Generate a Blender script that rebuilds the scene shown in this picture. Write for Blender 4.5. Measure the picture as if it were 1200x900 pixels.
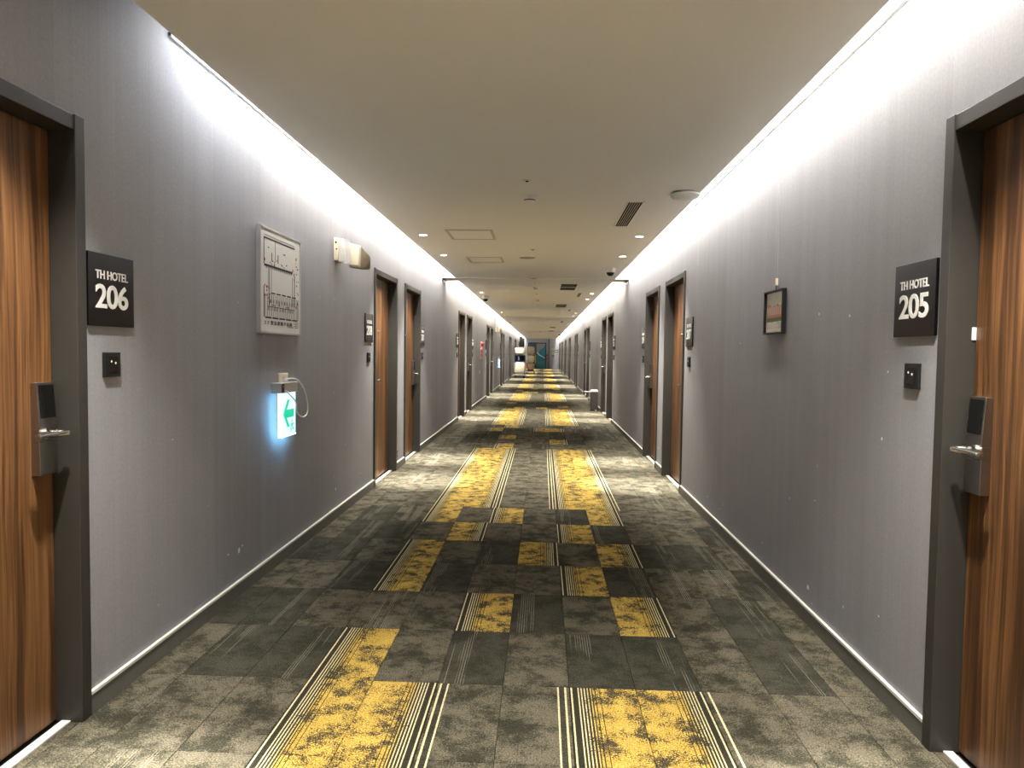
import bpy, bmesh, math, random
from mathutils import Matrix, Vector

for _o in list(bpy.data.objects):
    bpy.data.objects.remove(_o)
SC = bpy.context.scene
COL = SC.collection
random.seed(7)

# ------------------------------------------------------------------ camera
F_PX, PITCH, YAW, ROLL, EYE = 827.27, 0.044626, 0.042854, 0.013376, 1.30
cam_data = bpy.data.cameras.new('camera')
cam_data.sensor_width = 36.0
cam_data.lens = 36.0 * F_PX / 1200.0
cam_data.clip_start = 0.05
cam_data.clip_end = 200
cam = bpy.data.objects.new('camera', cam_data)
COL.objects.link(cam)
_fw = Vector((-math.sin(YAW) * math.cos(PITCH), math.cos(YAW) * math.cos(PITCH), -math.sin(PITCH)))
_rt = _fw.cross(Vector((0, 0, 1))).normalized()
_up = _rt.cross(_fw)
_r2 = math.cos(ROLL) * _rt + math.sin(ROLL) * _up
_u2 = -math.sin(ROLL) * _rt + math.cos(ROLL) * _up
_m = Matrix.Identity(4)
for _i in range(3):
    _m[_i][0], _m[_i][1], _m[_i][2] = _r2[_i], _u2[_i], -_fw[_i]
_m[2][3] = EYE
cam.matrix_world = _m
SC.camera = cam

# ------------------------------------------------------------------ world, exposure, light levels
world = bpy.data.worlds.new('world')
SC.world = world
world.use_nodes = True
world.node_tree.nodes['Background'].inputs[0].default_value = (0.02, 0.02, 0.02, 1)
world.node_tree.nodes['Background'].inputs[1].default_value = 1.0
SC.view_settings.view_transform = 'Standard'
SC.view_settings.look = 'None'
SC.view_settings.gamma = 1.0
SC.view_settings.use_curve_mapping = False
SC.view_settings.exposure = 1.58
COVE_W = 4.9          # watts per metre of cove strip
SPOT_W = 540.0          # watts per downlight
WARM = (1.0, 0.93, 0.81)
NEUTRAL = (1.0, 0.965, 0.915)
COOL = (0.88, 0.92, 1.0)

# ------------------------------------------------------------------ corridor measures (metres)
XL, XR = -1.585, 1.310          # wall faces
CL, CR = -1.384, 1.105          # ceiling edges: light slots between them and the walls
ZC = 2.456                      # ceiling height
ZT = 2.72                       # top of the light slots
Y0, Y1 = -7.0, 58.0             # ends of the corridor
TILE_W, TILE_D, TILE_X0, TILE_Y0 = 0.257, 0.524, -0.135, 2.703
DOOR_W, DOOR_H, CASE = 1.03, 2.072, 0.05
PERIOD = 6.64
BEAMS = [(11.02, 11.47), (23.1, 23.5), (38.4, 38.9), (53.3, 53.8)]

# ------------------------------------------------------------------ mesh collector
class MB:
    def __init__(self):
        self.v, self.f, self.uv = [], [], None
    def add(self, v, f):
        n = len(self.v)
        self.v += [tuple(p) for p in v]
        self.f += [tuple(i + n for i in q) for q in f]
        return self
    def box(self, x0, x1, y0, y1, z0, z1):
        return self.hexa([(x0, y0, z0), (x1, y0, z0), (x1, y1, z0), (x0, y1, z0),
                          (x0, y0, z1), (x1, y0, z1), (x1, y1, z1), (x0, y1, z1)])
    def hexa(self, p):
        return self.add(p, [(0, 3, 2, 1), (4, 5, 6, 7), (0, 1, 5, 4), (1, 2, 6, 5), (2, 3, 7, 6), (3, 0, 4, 7)])
    def cyl(self, p0, p1, r0, r1=None, n=20, caps=True):
        r1 = r0 if r1 is None else r1
        p0, p1 = Vector(p0), Vector(p1)
        d = (p1 - p0).normalized()
        a = d.cross(Vector((0, 0, 1)) if abs(d.z) < .9 else Vector((1, 0, 0))).normalized()
        b = d.cross(a)
        vs = []
        for p, r in ((p0, r0), (p1, r1)):
            for k in range(n):
                t = 2 * math.pi * k / n
                vs.append(p + r * (math.cos(t) * a + math.sin(t) * b))
        fs = [(k, (k + 1) % n, n + (k + 1) % n, n + k) for k in range(n)]
        if caps:
            fs += [tuple(range(n - 1, -1, -1)), tuple(range(n, 2 * n))]
        return self.add(vs, fs)
    def lathe(self, prof, c=(0, 0, 0), n=24):
        """profile of (radius, z), turned about the vertical through c"""
        vs, fs = [], []
        for r, z in prof:
            for k in range(n):
                t = 2 * math.pi * k / n
                vs.append((c[0] + r * math.cos(t), c[1] + r * math.sin(t), c[2] + z))
        m = len(prof)
        for i in range(m - 1):
            for k in range(n):
                fs.append((i * n + k, i * n + (k + 1) % n, (i + 1) * n + (k + 1) % n, (i + 1) * n + k))
        fs += [tuple(range(n - 1, -1, -1)), tuple(range((m - 1) * n, m * n))]
        return self.add(vs, fs)
    def tube(self, pts, r, n=8):
        pts = [Vector(p) for p in pts]
        vs, fs = [], []
        prev = None
        for i, p in enumerate(pts):
            d = (pts[min(i + 1, len(pts) - 1)] - pts[max(i - 1, 0)]).normalized()
            a = prev if prev is not None else (Vector((0, 0, 1)) if abs(d.z) < .9 else Vector((1, 0, 0)))
            a = (a - d * a.dot(d)).normalized()
            prev = a
            b = d.cross(a)
            rr = r[i] if isinstance(r, (list, tuple)) else r
            for k in range(n):
                t = 2 * math.pi * k / n
                vs.append(p + rr * (math.cos(t) * a + math.sin(t) * b))
        for i in range(len(pts) - 1):
            for k in range(n):
                fs.append((i * n + k, i * n + (k + 1) % n, (i + 1) * n + (k + 1) % n, (i + 1) * n + k))
        fs += [tuple(range(n - 1, -1, -1)), tuple(range((len(pts) - 1) * n, len(pts) * n))]
        return self.add(vs, fs)
    def plate(self, poly, y0, y1):
        """polygon in local x, z given a thickness along local y (y0 = outer face)"""
        n = len(poly)
        vs = [(x, y0, z) for x, z in poly] + [(x, y1, z) for x, z in poly]
        fs = [tuple(range(n)), tuple(range(2 * n - 1, n - 1, -1))]
        fs += [(i, n + i, n + (i + 1) % n, (i + 1) % n) for i in range(n)]
        return self.add(vs, fs)
    def blob(self, c, s, p=0.55, n=20, m=12, jit=0.0, seed=0):
        """soft bulging bundle: super-ellipsoid with a little unevenness"""
        rnd = random.Random(seed)
        ph = [rnd.uniform(0, 6.28) for _ in range(6)]
        def sg(a):
            return math.copysign(abs(a) ** p, a)
        vs, fs = [], []
        for i in range(m + 1):
            la = -math.pi / 2 + math.pi * i / m
            for k in range(n):
                lo = 2 * math.pi * k / n
                j = 1 + jit * (math.sin(3 * lo + ph[0]) * math.cos(4 * la + ph[1]) + .6 * math.sin(7 * lo + ph[2] + 5 * la))
                vs.append((c[0] + s[0] * j * sg(math.cos(la)) * sg(math.cos(lo)),
                           c[1] + s[1] * j * sg(math.cos(la)) * sg(math.sin(lo)),
                           c[2] + s[2] * (1 + .5 * (j - 1)) * sg(math.sin(la))))
        for i in range(m):
            for k in range(n):
                fs.append((i * n + k, i * n + (k + 1) % n, (i + 1) * n + (k + 1) % n, (i + 1) * n + k))
        return self.add(vs, fs)
    def mesh(self, name, mat, bevel=0, smooth=False, flip=False):
        v = [(-a, b, c) for a, b, c in self.v] if flip else self.v
        f = [tuple(reversed(q)) for q in self.f] if flip else self.f
        me = bpy.data.meshes.new(name)
        me.from_pydata(v, [], f)
        if bevel or smooth:
            bm = bmesh.new()
            bm.from_mesh(me)
            bmesh.ops.remove_doubles(bm, verts=bm.verts, dist=1e-6)
            if bevel:
                es = [e for e in bm.edges if len(e.link_faces) == 2 and e.calc_face_angle(0) > .5]
                bmesh.ops.bevel(bm, geom=es, offset=bevel, segments=2, profile=.5, affect='EDGES')
            bm.to_mesh(me)
            bm.free()
        if smooth:
            for p in me.polygons:
                p.use_smooth = True
            try:
                me.set_sharp_from_angle(angle=math.radians(40))
            except Exception:
                pass
        me.materials.append(mat)
        me.update()
        return me
    def build(self, name, mat, parent=None, loc=(0, 0, 0), rz=0, bevel=0, smooth=False, flip=False):
        return link(name, self.mesh(name, mat, bevel, smooth, flip), parent, loc, rz)

def link(name, data, parent=None, loc=(0, 0, 0), rz=0):
    o = bpy.data.objects.new(name, data)
    COL.objects.link(o)
    o.parent = parent
    o.location = loc
    o.rotation_euler = (0, 0, rz)
    return o

def tag(o, label=None, cat=None, group=None, kind=None):
    if label: o['label'] = label
    if cat: o['category'] = cat
    if group: o['group'] = group
    if kind: o['kind'] = kind
    return o

def thing(name, label, cat, loc=(0, 0, 0), rz=0, group=None, kind=None):
    return tag(link(name, None, None, loc, rz), label, cat, group, kind)

def copy_tree(o, parent=None):
    c = o.copy()
    COL.objects.link(c)
    c.parent = parent
    for ch in list(KIDS(o)):
        copy_tree(ch, c)
    return c

def KIDS(o):
    return [x for x in o.children]

# wall frames: local x runs to the right as seen from the corridor, z up, -y out of the wall
def wall_at(side, y, z=0.0):
    return ((XL if side < 0 else XR, y, z), math.pi / 2 if side < 0 else -math.pi / 2)

def wall_thing(name, side, y, z, label, cat, group=None, kind=None):
    loc, rz = wall_at(side, y, z)
    return thing(name, label, cat, loc, rz, group, kind)

# ------------------------------------------------------------------ materials
class NT:
    """short-hand for building node trees"""
    def __init__(self, name):
        self.mat = bpy.data.materials.new(name)
        self.mat.use_nodes = True
        self.t = self.mat.node_tree
        self.bsdf = self.t.nodes['Principled BSDF']
    def n(self, typ, **kw):
        nd = self.t.nodes.new(typ)
        for k, v in kw.items():
            setattr(nd, k, v)
        return nd
    def put(self, sock, val):
        if hasattr(val, 'is_output') or isinstance(val, bpy.types.NodeSocket):
            self.t.links.new(val, sock)
        elif isinstance(val, (tuple, list)) and len(val) == 3 and sock.type == 'RGBA':
            sock.default_value = (*val, 1)
        else:
            sock.default_value = val
    def m(self, op, a, b=0.0, c=None, clamp=False):
        nd = self.n('ShaderNodeMath', operation=op, use_clamp=clamp)
        self.put(nd.inputs[0], a)
        self.put(nd.inputs[1], b)
        if c is not None: self.put(nd.inputs[2], c)
        return nd.outputs[0]
    def mix(self, f, a, b, blend='MIX'):
        nd = self.n('ShaderNodeMix', data_type='RGBA', blend_type=blend)
        self.put(nd.inputs[0], f)
        self.put(nd.inputs[6], a)
        self.put(nd.inputs[7], b)
        return nd.outputs[2]
    def noise(self, vec, scale=5, detail=2, rough=.5, dim='3D'):
        nd = self.n('ShaderNodeTexNoise', noise_dimensions=dim)
        if vec is not None: self.put(nd.inputs['Vector'], vec)
        nd.inputs['Scale'].default_value = scale
        nd.inputs['Detail'].default_value = detail
        nd.inputs['Roughness'].default_value = rough
        return nd.outputs[0]
    def mapv(self, vec, scale=(1, 1, 1), loc=(0, 0, 0)):
        nd = self.n('ShaderNodeMapping')
        self.put(nd.inputs['Vector'], vec)
        nd.inputs['Scale'].default_value = scale
        self.put(nd.inputs['Location'], loc)
        return nd.outputs[0]
    def ramp(self, f, stops):
        nd = self.n('ShaderNodeValToRGB')
        els = nd.color_ramp.elements
        while len(els) < len(stops): els.new(.5)
        for e, (p, c) in zip(els, stops):
            e.position = p
            e.color = (*c, 1) if len(c) == 3 else c
        self.put(nd.inputs[0], f)
        return nd.outputs[0]
    def step(self, x, lo, hi):
        nd = self.n('ShaderNodeMapRange', interpolation_type='SMOOTHSTEP')
        self.put(nd.inputs[0], x)
        nd.inputs[1].default_value = lo
        nd.inputs[2].default_value = hi
        return nd.outputs[0]
    def band(self, x, lo, hi):
        return self.m('MULTIPLY', self.m('GREATER_THAN', x, lo), self.m('LESS_THAN', x, hi))
    def bump(self, height, strength, dist=0.002):
        nd = self.n('ShaderNodeBump')
        nd.inputs['Strength'].default_value = strength
        nd.inputs['Distance'].default_value = dist
        self.put(nd.inputs['Height'], height)
        self.t.links.new(nd.outputs[0], self.bsdf.inputs['Normal'])
    def out(self, color=None, rough=.6, metal=0.0, spec=.5):
        if color is not None: self.put(self.bsdf.inputs['Base Color'], color)
        self.put(self.bsdf.inputs['Roughness'], rough)
        self.bsdf.inputs['Metallic'].default_value = metal
        self.bsdf.inputs['Specular IOR Level'].default_value = spec
        return self.mat
    def pos(self): return self.n('ShaderNodeNewGeometry').outputs['Position']
    def obj(self): return self.n('ShaderNodeTexCoord').outputs['Object']
    def sep(self, v):
        nd = self.n('ShaderNodeSeparateXYZ')
        self.put(nd.inputs[0], v)
        return nd.outputs
    def comb(self, x, y, z):
        nd = self.n('ShaderNodeCombineXYZ')
        for s, v in zip(nd.inputs, (x, y, z)): self.put(s, v)
        return nd.outputs[0]

def simple(name, col, rough=.5, metal=0.0, spec=.5, vary=.06, scale=30):
    t = NT(name)
    n = t.noise(t.obj(), scale, 3)
    k = t.m('ADD', t.m('MULTIPLY', n, 2 * vary), 1 - vary)
    return t.out(t.mix(1.0, col, t.comb(k, k, k), 'MULTIPLY'), rough, metal, spec)

def glow(name, col, strength, base=None):
    t = NT(name)
    t.out(base or col, .4)
    t.put(t.bsdf.inputs['Emission Color'], col)
    t.bsdf.inputs['Emission Strength'].default_value = strength
    return t.mat

def wallpaper():
    t = NT('wallpaper')
    p = t.pos()
    x, y, z = t.sep(p)
    side = t.m('GREATER_THAN', x, 0.0)
    yy = t.m('ADD', y, t.m('ADD', t.m('MULTIPLY', side, -0.141), 0.0))     # drops start at 2.36 + k * 0.555
    d = t.m('DIVIDE', t.m('SUBTRACT', yy, 2.243), 0.555)
    cell = t.m('FLOOR', d)
    fr = t.m('FRACT', d)
    wn = t.n('ShaderNodeTexWhiteNoise', noise_dimensions='2D')
    t.put(wn.inputs['Vector'], t.comb(cell, side, 0))
    tone = t.m('ADD', t.m('MULTIPLY', wn.outputs[0], .10), .95)
    seam = t.m('SUBTRACT', 1.0, t.m('MULTIPLY', t.m('LESS_THAN', fr, .005), .14))
    rib = t.noise(t.comb(t.m('MULTIPLY', y, 90.0), t.m('MULTIPLY', z, .6), side), 1, 3, .6)
    rib2 = t.noise(t.comb(t.m('MULTIPLY', y, 14.0), t.m('MULTIPLY', z, .25), side), 1, 2, .5)
    grain = t.noise(p, 420, 2, .6)
    weave = t.noise(t.comb(t.m('MULTIPLY', y, 330.0), t.m('MULTIPLY', z, 90.0), side), 1, 2, .6)
    cloud = t.noise(p, 3.0, 4, .6)
    k = t.m('ADD', .56, t.m('ADD', t.m('MULTIPLY', rib, .20), t.m('MULTIPLY', rib2, .16)))
    k = t.m('ADD', k, t.m('MULTIPLY', grain, .34))
    grain2 = t.noise(t.comb(t.m('MULTIPLY', y, 95.0), t.m('MULTIPLY', z, 70.0), side), 1, 3, .75)
    k = t.m('ADD', k, t.m('MULTIPLY', t.m('SUBTRACT', grain2, .5), .42))
    k = t.m('ADD', k, t.m('MULTIPLY', cloud, .16))
    k = t.m('MULTIPLY', t.m('MULTIPLY', k, tone), seam)
    col = t.mix(1.0, (0.290, 0.287, 0.302), t.comb(k, k, k), 'MULTIPLY')
    # small chips knocked out of the paper at trolley-bumper height, white plaster showing
    vo = t.n('ShaderNodeTexVoronoi', feature='F1', voronoi_dimensions='2D')
    t.put(vo.inputs['Vector'], t.comb(t.m('ADD', t.m('MULTIPLY', y, 8.0), t.m('MULTIPLY', side, 40.3)), t.m('MULTIPLY', z, 7.0), 0))
    vo.inputs['Scale'].default_value = 1.0
    cr = t.sep(vo.outputs['Color'])
    size = t.m('MULTIPLY', t.m('SUBTRACT', cr[0], .60), .34)
    chip = t.m('LESS_THAN', t.m('ADD', vo.outputs['Distance'], t.m('MULTIPLY', t.noise(p, 90, 2), .05)), t.m('ADD', size, .015))
    chip = t.m('MULTIPLY', chip, t.band(z, .165, .255))
    vo2 = t.n('ShaderNodeTexVoronoi', feature='F1', voronoi_dimensions='2D')
    t.put(vo2.inputs['Vector'], t.comb(t.m('ADD', t.m('MULTIPLY', y, 3.0), t.m('MULTIPLY', side, 17.7)), t.m('MULTIPLY', z, 3.0), 0))
    vo2.inputs['Scale'].default_value = 1.0
    c2 = t.sep(vo2.outputs['Color'])
    chip2 = t.m('MULTIPLY', t.m('LESS_THAN', vo2.outputs['Distance'], t.m('MULTIPLY', t.m('SUBTRACT', c2[0], .72), .07)), t.band(z, .1, 1.7))
    col = t.mix(t.m('MAXIMUM', chip, chip2), col, (.75, .74, .70))
    t.bump(t.m('ADD', t.m('MULTIPLY', weave, .6), t.m('MULTIPLY', grain, .6)), .35, .0015)
    return t.out(col, .72, 0, .25)

def wood():
    t = NT('walnut_veneer')
    p = t.obj()
    rnd = t.n('ShaderNodeObjectInfo').outputs['Random']
    x, y, z = t.sep(p)
    off = t.m('MULTIPLY', rnd, 37.0)
    warp = t.noise(t.comb(t.m('ADD', x, off), off, t.m('MULTIPLY', z, .5)), 2.2, 2)
    xx = t.m('ADD', t.m('ADD', x, off), t.m('MULTIPLY', warp, .05))
    broad = t.noise(t.comb(xx, off, t.m('MULTIPLY', z, .06)), 9, 2, .5)
    mid = t.noise(t.comb(xx, off, t.m('MULTIPLY', z, .03)), 42, 3, .6)
    fine = t.noise(t.comb(xx, off, t.m('MULTIPLY', z, .012)), 240, 2, .6)
    f = t.m('ADD', t.m('MULTIPLY', broad, .36), t.m('ADD', t.m('MULTIPLY', mid, .42), t.m('MULTIPLY', fine, .22)))
    col = t.ramp(f, [(.30, (.012, .0055, .0025)), (.46, (.068, .029, .010)), (.545, (.165, .074, .026)), (.68, (.29, .148, .062))])
    t.bump(fine, .08, .001)
    return t.out(col, .42, 0, .45)

def carpet(kind):
    t = NT('carpet_' + kind)
    uvn = t.n('ShaderNodeUVMap')
    u, v, _ = t.sep(uvn.outputs[0])
    p = t.pos()
    rnd = t.n('ShaderNodeObjectInfo').outputs['Random']
    po = t.mapv(p, (1, 1, 1), t.comb(t.m('MULTIPLY', rnd, 31.0), t.m('MULTIPLY', rnd, 17.0), 0))
    speck = t.noise(po, 190, 3, .75)
    mott = t.noise(po, 6.5, 8, .76)
    mm = t.m('ADD', mott, t.m('MULTIPLY', t.m('SUBTRACT', speck, .5), .30))
    dark, mid = (.034, .032, .021), (.118, .103, .072)
    if kind == 'dark': dark, mid = (.030, .029, .020), (.056, .052, .037)
    base = t.mix(t.step(mm, .40, .60), dark, mid)
    # thin tufted lines running along the corridor
    fl = t.m('FRACT', t.m('MULTIPLY', u, 24.0))
    fline = t.m('MULTIPLY', t.m('LESS_THAN', fl, .34), t.step(t.noise(t.mapv(po, (9, .5, 1)), 2.5, 2), .47, .56))
    if kind in ('dark', 'lined'):
        w = t.band(u, .08, .44) if kind == 'dark' else t.band(u, .3, .8)
        base = t.mix(t.m('MULTIPLY', t.m('MULTIPLY', fline, w), .55 if kind == 'dark' else .75), base, (.24, .22, .17))
    cream = (.62, .53, .31)
    if kind == 'edged':
        ln = t.m('MAXIMUM', t.band(u, .045, .075), t.band(u, .155, .180))
        base = t.mix(t.m('MULTIPLY', ln, .9), base, cream)
        base = t.mix(t.m('MULTIPLY', t.band(u, .075, .155), .7), base, (.024, .023, .017))
    if kind == 'single':
        base = t.mix(t.band(u, .07, .10), base, cream)
    if kind == 'yellow':
        ymott = t.noise(po, 9.0, 8, .74)
        ym = t.m('ADD', ymott, t.m('MULTIPLY', t.m('SUBTRACT', speck, .5), .60))
        yel = t.mix(t.step(t.noise(po, 14, 4), .3, .7), (.36, .225, .036), (.50, .33, .065))
        yel = t.mix(t.m('MULTIPLY', t.step(speck, .35, .65), .35), yel, (.58, .42, .13))
        ymask = t.step(ym, .45, .53)
        body = t.mix(ymask, (.058, .048, .028), yel)
        # pin-stripe border, broken up by the same mottling, then the mottled field
        st = t.m('LESS_THAN', t.m('FRACT', t.m('DIVIDE', t.m('SUBTRACT', u, .125), .046)), .40)
        keep = t.m('MAXIMUM', t.step(ym, .38, .46), t.m('LESS_THAN', u, .20))
        stripes = t.mix(t.m('MULTIPLY', t.m('MULTIPLY', st, keep), .92), (.030, .028, .019), t.mix(t.step(u, .2, .34), cream, (.50, .36, .10)))
        base = t.mix(t.m('GREATER_THAN', u, .345), stripes, body)
        base = t.mix(t.m('MAXIMUM', t.band(u, .375, .390), t.band(u, .445, .456)), base, (.026, .024, .016))
        base = t.mix(t.m('LESS_THAN', u, .125), base, (.030, .028, .019))
        base = t.mix(t.m('MULTIPLY', t.band(u, .02, .045), .95), base, cream)
    k = t.m('POWER', t.m('MULTIPLY', speck, 2.0), 2.0)
    base = t.mix(1.0, base, t.comb(k, k, k), 'MULTIPLY')
    t.bump(speck, .6, .003)
    return t.out(base, .95, 0, .08)

M = {}
M['wall'] = wallpaper()
M['wood'] = wood()
M['ceiling'] = simple('ceiling_paint', (.83, .815, .785), .9, 0, .2, .02, 60)
M['slot'] = simple('slot_paint', (.80, .78, .73), .8, 0, .2, .02, 40)
M['casing'] = simple('door_casing_paint', (.034, .031, .026), .45, 0, .4, .10, 25)
M['base'] = simple('baseboard_grey', (.15, .148, .13), .45, 0, .4, .12, 20)
M['cap'] = simple('pale_strip', (.72, .69, .62), .45, 0, .4, .05, 20)
M['screed'] = simple('floor_slab_grey', (.03, .03, .028), .9)
M['black'] = simple('black_gloss', (.006, .006, .006), .15, 0, .4, .1)
M['plaque'] = simple('plaque_black', (.003, .003, .003), .24, 0, .34, .1)
M['blackmatt'] = simple('black_matt', (.009, .009, .0095), .5, 0, .3, .1)
M['letter'] = simple('letter_white', (.85, .84, .80), .5, 0, .3, .02)
M['steel'] = simple('brushed_steel', (.52, .50, .47), .26, 1.0, .5, .06, 60)
M['steeldark'] = simple('satin_steel', (.40, .385, .36), .28, 1.0, .5, .08, 60)
M['white'] = simple('white_plastic', (.72, .70, .66), .4, 0, .4, .03)
M['cream'] = simple('cream_plastic', (.70, .61, .46), .4, 0, .4, .04)
M['creamdark'] = simple('dark_cream', (.36, .30, .21), .5, 0, .3, .08)  # darker cream shared by lamp heads, sockets and speaker ring
M['panel'] = simple('sign_white', (.66, .655, .62), .45, 0, .4, .02)
M['ink'] = simple('ink_black', (.03, .03, .03), .6, 0, .2, .1)
M['inkgrey'] = simple('ink_grey', (.30, .30, .29), .6, 0, .2, .1)
M['inkred'] = simple('ink_red', (.38, .06, .04), .6, 0, .2, .1)
M['alu'] = simple('aluminium', (.60, .60, .60), .35, .9, .5, .04)
M['hatch'] = simple('hatch_paint', (.88, .86, .81), .85, 0, .2, .02)
M['hatchrim'] = simple('hatch_rim', (.56, .53, .47), .7, 0, .3, .03)
M['slotdark'] = simple('vent_dark', (.02, .018, .016), .8, 0, .2, .1)
M['rail'] = simple('rail_dark', (.06, .06, .06), .4, .6, .5, .1)
M['red'] = simple('alarm_red', (.55, .03, .02), .35, 0, .5, .05)
M['lens'] = glow('downlight_lens', (1.0, .97, .90), 9.0)
M['signlit'] = glow('sign_lit', (.50, .90, 1.0), .55, (.3, .4, .45))
M['signedge'] = glow('sign_edge_lit', (.22, .60, 1.0), 9.0)
M['green'] = glow('sign_green', (.0, .62, .36), .32, (.0, .4, .25))
M['linen'] = simple('linen_white', (.74, .70, .60), .9, 0, .1, .12, 8)
M['linentan'] = simple('linen_tan', (.52, .44, .30), .9, 0, .1, .25, 12)
M['bluep'] = simple('blue_plastic', (.05, .16, .55), .4)
M['yellowp'] = simple('yellow_cloth', (.60, .38, .05), .8, 0, .2, .2)
M['brown'] = simple('dark_brown_panel', (.050, .038, .036), .5, 0, .4, .15, 14)
M['tag'] = simple('white_tag', (.85, .85, .83), .5)
CARPET = {k: carpet(k) for k in ('mottled', 'dark', 'lined', 'edged', 'single', 'yellow')}
def clear_plastic():
    t = NT('clear_plastic')
    t.out((.9, .92, .95), .12)
    t.bsdf.inputs['Alpha'].default_value = .28
    return t.mat
M['clear'] = clear_plastic()

# ------------------------------------------------------------------ text
def text_mesh(s, h, mat, depth=.002, width=.1, weight=0.0, spacing=1.0):
    cu = bpy.data.curves.new('lettering', 'FONT')
    cu.body = s
    cu.size = 1.0
    cu.align_x = 'CENTER'
    cu.offset = weight
    cu.space_character = spacing
    cu.resolution_u = 4
    o = bpy.data.objects.new('lettering', cu)
    COL.objects.link(o)
    dg = bpy.context.evaluated_depsgraph_get()
    me = bpy.data.meshes.new_from_object(o.evaluated_get(dg))
    bpy.data.objects.remove(o)
    xs = [v.co.x for v in me.vertices]
    ys = [v.co.y for v in me.vertices]
    if not xs: return me
    cx, y0, k = (min(xs) + max(xs)) / 2, min(ys), h / (max(ys) - min(ys))
    kx = width / (max(xs) - min(xs))
    bm = bmesh.new()
    bm.from_mesh(me)
    r = bmesh.ops.extrude_face_region(bm, geom=bm.faces[:])
    for g in r['geom']:
        if isinstance(g, bmesh.types.BMVert): g.co.z = 1.0
    for v in bm.verts:
        v.co = Vector(((v.co.x - cx) * kx, -depth * v.co.z, (v.co.y - y0) * k))
    bmesh.ops.recalc_face_normals(bm, faces=bm.faces[:])
    bm.to_mesh(me)
    bm.free()
    for p in me.polygons: p.use_smooth = False
    me.materials.clear()
    me.materials.append(mat)
    return me

# ------------------------------------------------------------------ doors: where they stand
DOORS = []                      # side, y of the near casing edge, latch on far side?, pair index, room number
ROOM = {}
for side in (-1, 1):
    first = {-1: 206, 1: 205}[side]
    DOORS.append((side, 1.345 if side < 0 else 1.355, True, 0, first))
    for k in range(8):
        a0 = (6.57 if side < 0 else 6.61) + PERIOD * k
        b0 = (8.03 if side < 0 else 8.05) + PERIOD * k
        DOORS.append((side, a0, False, k + 1, first + 2 + 4 * k))
        DOORS.append((side, b0, True, k + 1, first + 4 + 4 * k))
ORD = ['', 'first', 'second', 'third', 'fourth', 'fifth', 'sixth', 'seventh', 'eighth']
WALLNAME = {-1: 'the floor-plan wall', 1: 'the framed-picture wall'}

# ------------------------------------------------------------------ shell
for side, nm in ((-1, 'left'), (1, 'right')):
    mb = MB()
    xw = XL if side < 0 else XR
    xo = xw + side * .16
    xa, xb = min(xw, xo), max(xw, xo)
    ds = sorted(d[1] for d in DOORS if d[0] == side)
    y = Y0
    for d in ds:
        mb.box(xa, xb, y, d, 0, ZT)
        mb.box(xa, xb, d, d + DOOR_W, DOOR_H, ZT)
        y = d + DOOR_W
    mb.box(xa, xb, y, Y1, 0, ZT)
    tag(mb.build('wall_' + nm, M['wall']), 'long purple-grey wallpapered corridor wall, ' + WALLNAME[side], 'wall', kind='structure')

tag(MB().box(XL - .16, XR + .16, Y0 - .12, Y0, 0, ZT).build('wall_back', M['wall']), 'wallpapered wall closing the corridor behind the viewer', 'wall', kind='structure')
tag(MB().box(XL - .16, XR + .16, Y1, Y1 + .12, 0, ZT).build('wall_end', simple('end_wall_paint', (.46, .48, .54), .8, 0, .2, .04, 20)), 'grey wall closing the far end of the corridor', 'wall', kind='structure')

ceil = MB().box(CL, CR, Y0, Y1, ZC, ZC + .02).build('ceiling', M['ceiling'])
tag(ceil, 'beige painted corridor ceiling with light slots along both walls', 'ceiling', kind='structure')
mb = MB()
mb.box(XL, CL + .07, Y0, Y1, ZT, ZT + .03).box(CR - .07, XR, Y0, Y1, ZT, ZT + .03)
mb.box(CL + .05, CL + .07, Y0, Y1, ZC + .02, ZT).box(CR - .07, CR - .05, Y0, Y1, ZC + .02, ZT)
mb.build('light_slot_lining', M['slot'], ceil)
for i, (a, b) in enumerate(BEAMS):
    tag(MB().box(XL, XR, a, b, ZC - .006, ZT).build('trim_%d' % (i + 1), M['ceiling']),
        'shallow beige ceiling beam crossing the corridor, %s from the room 206 end' % ORD[i + 1], 'beam', kind='structure')

# ------------------------------------------------------------------ carpet
floor_o = tag(MB().box(XL - .16, XR + .16, Y0 - .12, Y1 + .12, -.08, -.007).build('floor', M['screed']),
              'corridor floor of dark olive and yellow carpet tiles', 'floor', kind='structure')
def tile_mesh(name, kind, w, d=TILE_D, h=.007, u0=0.0, u1=1.0):
    g = .0009
    x0, x1, y0, y1 = -w / 2 + g, w / 2 - g, -d / 2 + g, d / 2 - g
    me = bpy.data.meshes.new(name)
    b = .0012
    vs = [(x0, y0, -h), (x1, y0, -h), (x1, y1, -h), (x0, y1, -h), (x0, y0, -b), (x1, y0, -b), (x1, y1, -b), (x0, y1, -b),
          (x0 + b, y0 + b, 0), (x1 - b, y0 + b, 0), (x1 - b, y1 - b, 0), (x0 + b, y1 - b, 0)]
    fs = [(0, 1, 5, 4), (1, 2, 6, 5), (2, 3, 7, 6), (3, 0, 4, 7), (4, 5, 9, 8), (5, 6, 10, 9), (6, 7, 11, 10), (7, 4, 8, 11), (8, 9, 10, 11)]
    me.from_pydata(vs, [], fs)
    uv = me.uv_layers.new(name='UVMap')
    for lp in me.loops:
        c = me.vertices[lp.vertex_index].co
        uv.data[lp.index].uv = (u0 + (u1 - u0) * (c.x + w / 2) / w, (c.y + d / 2) / d)
    me.materials.append(CARPET[kind])
    return me
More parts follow.
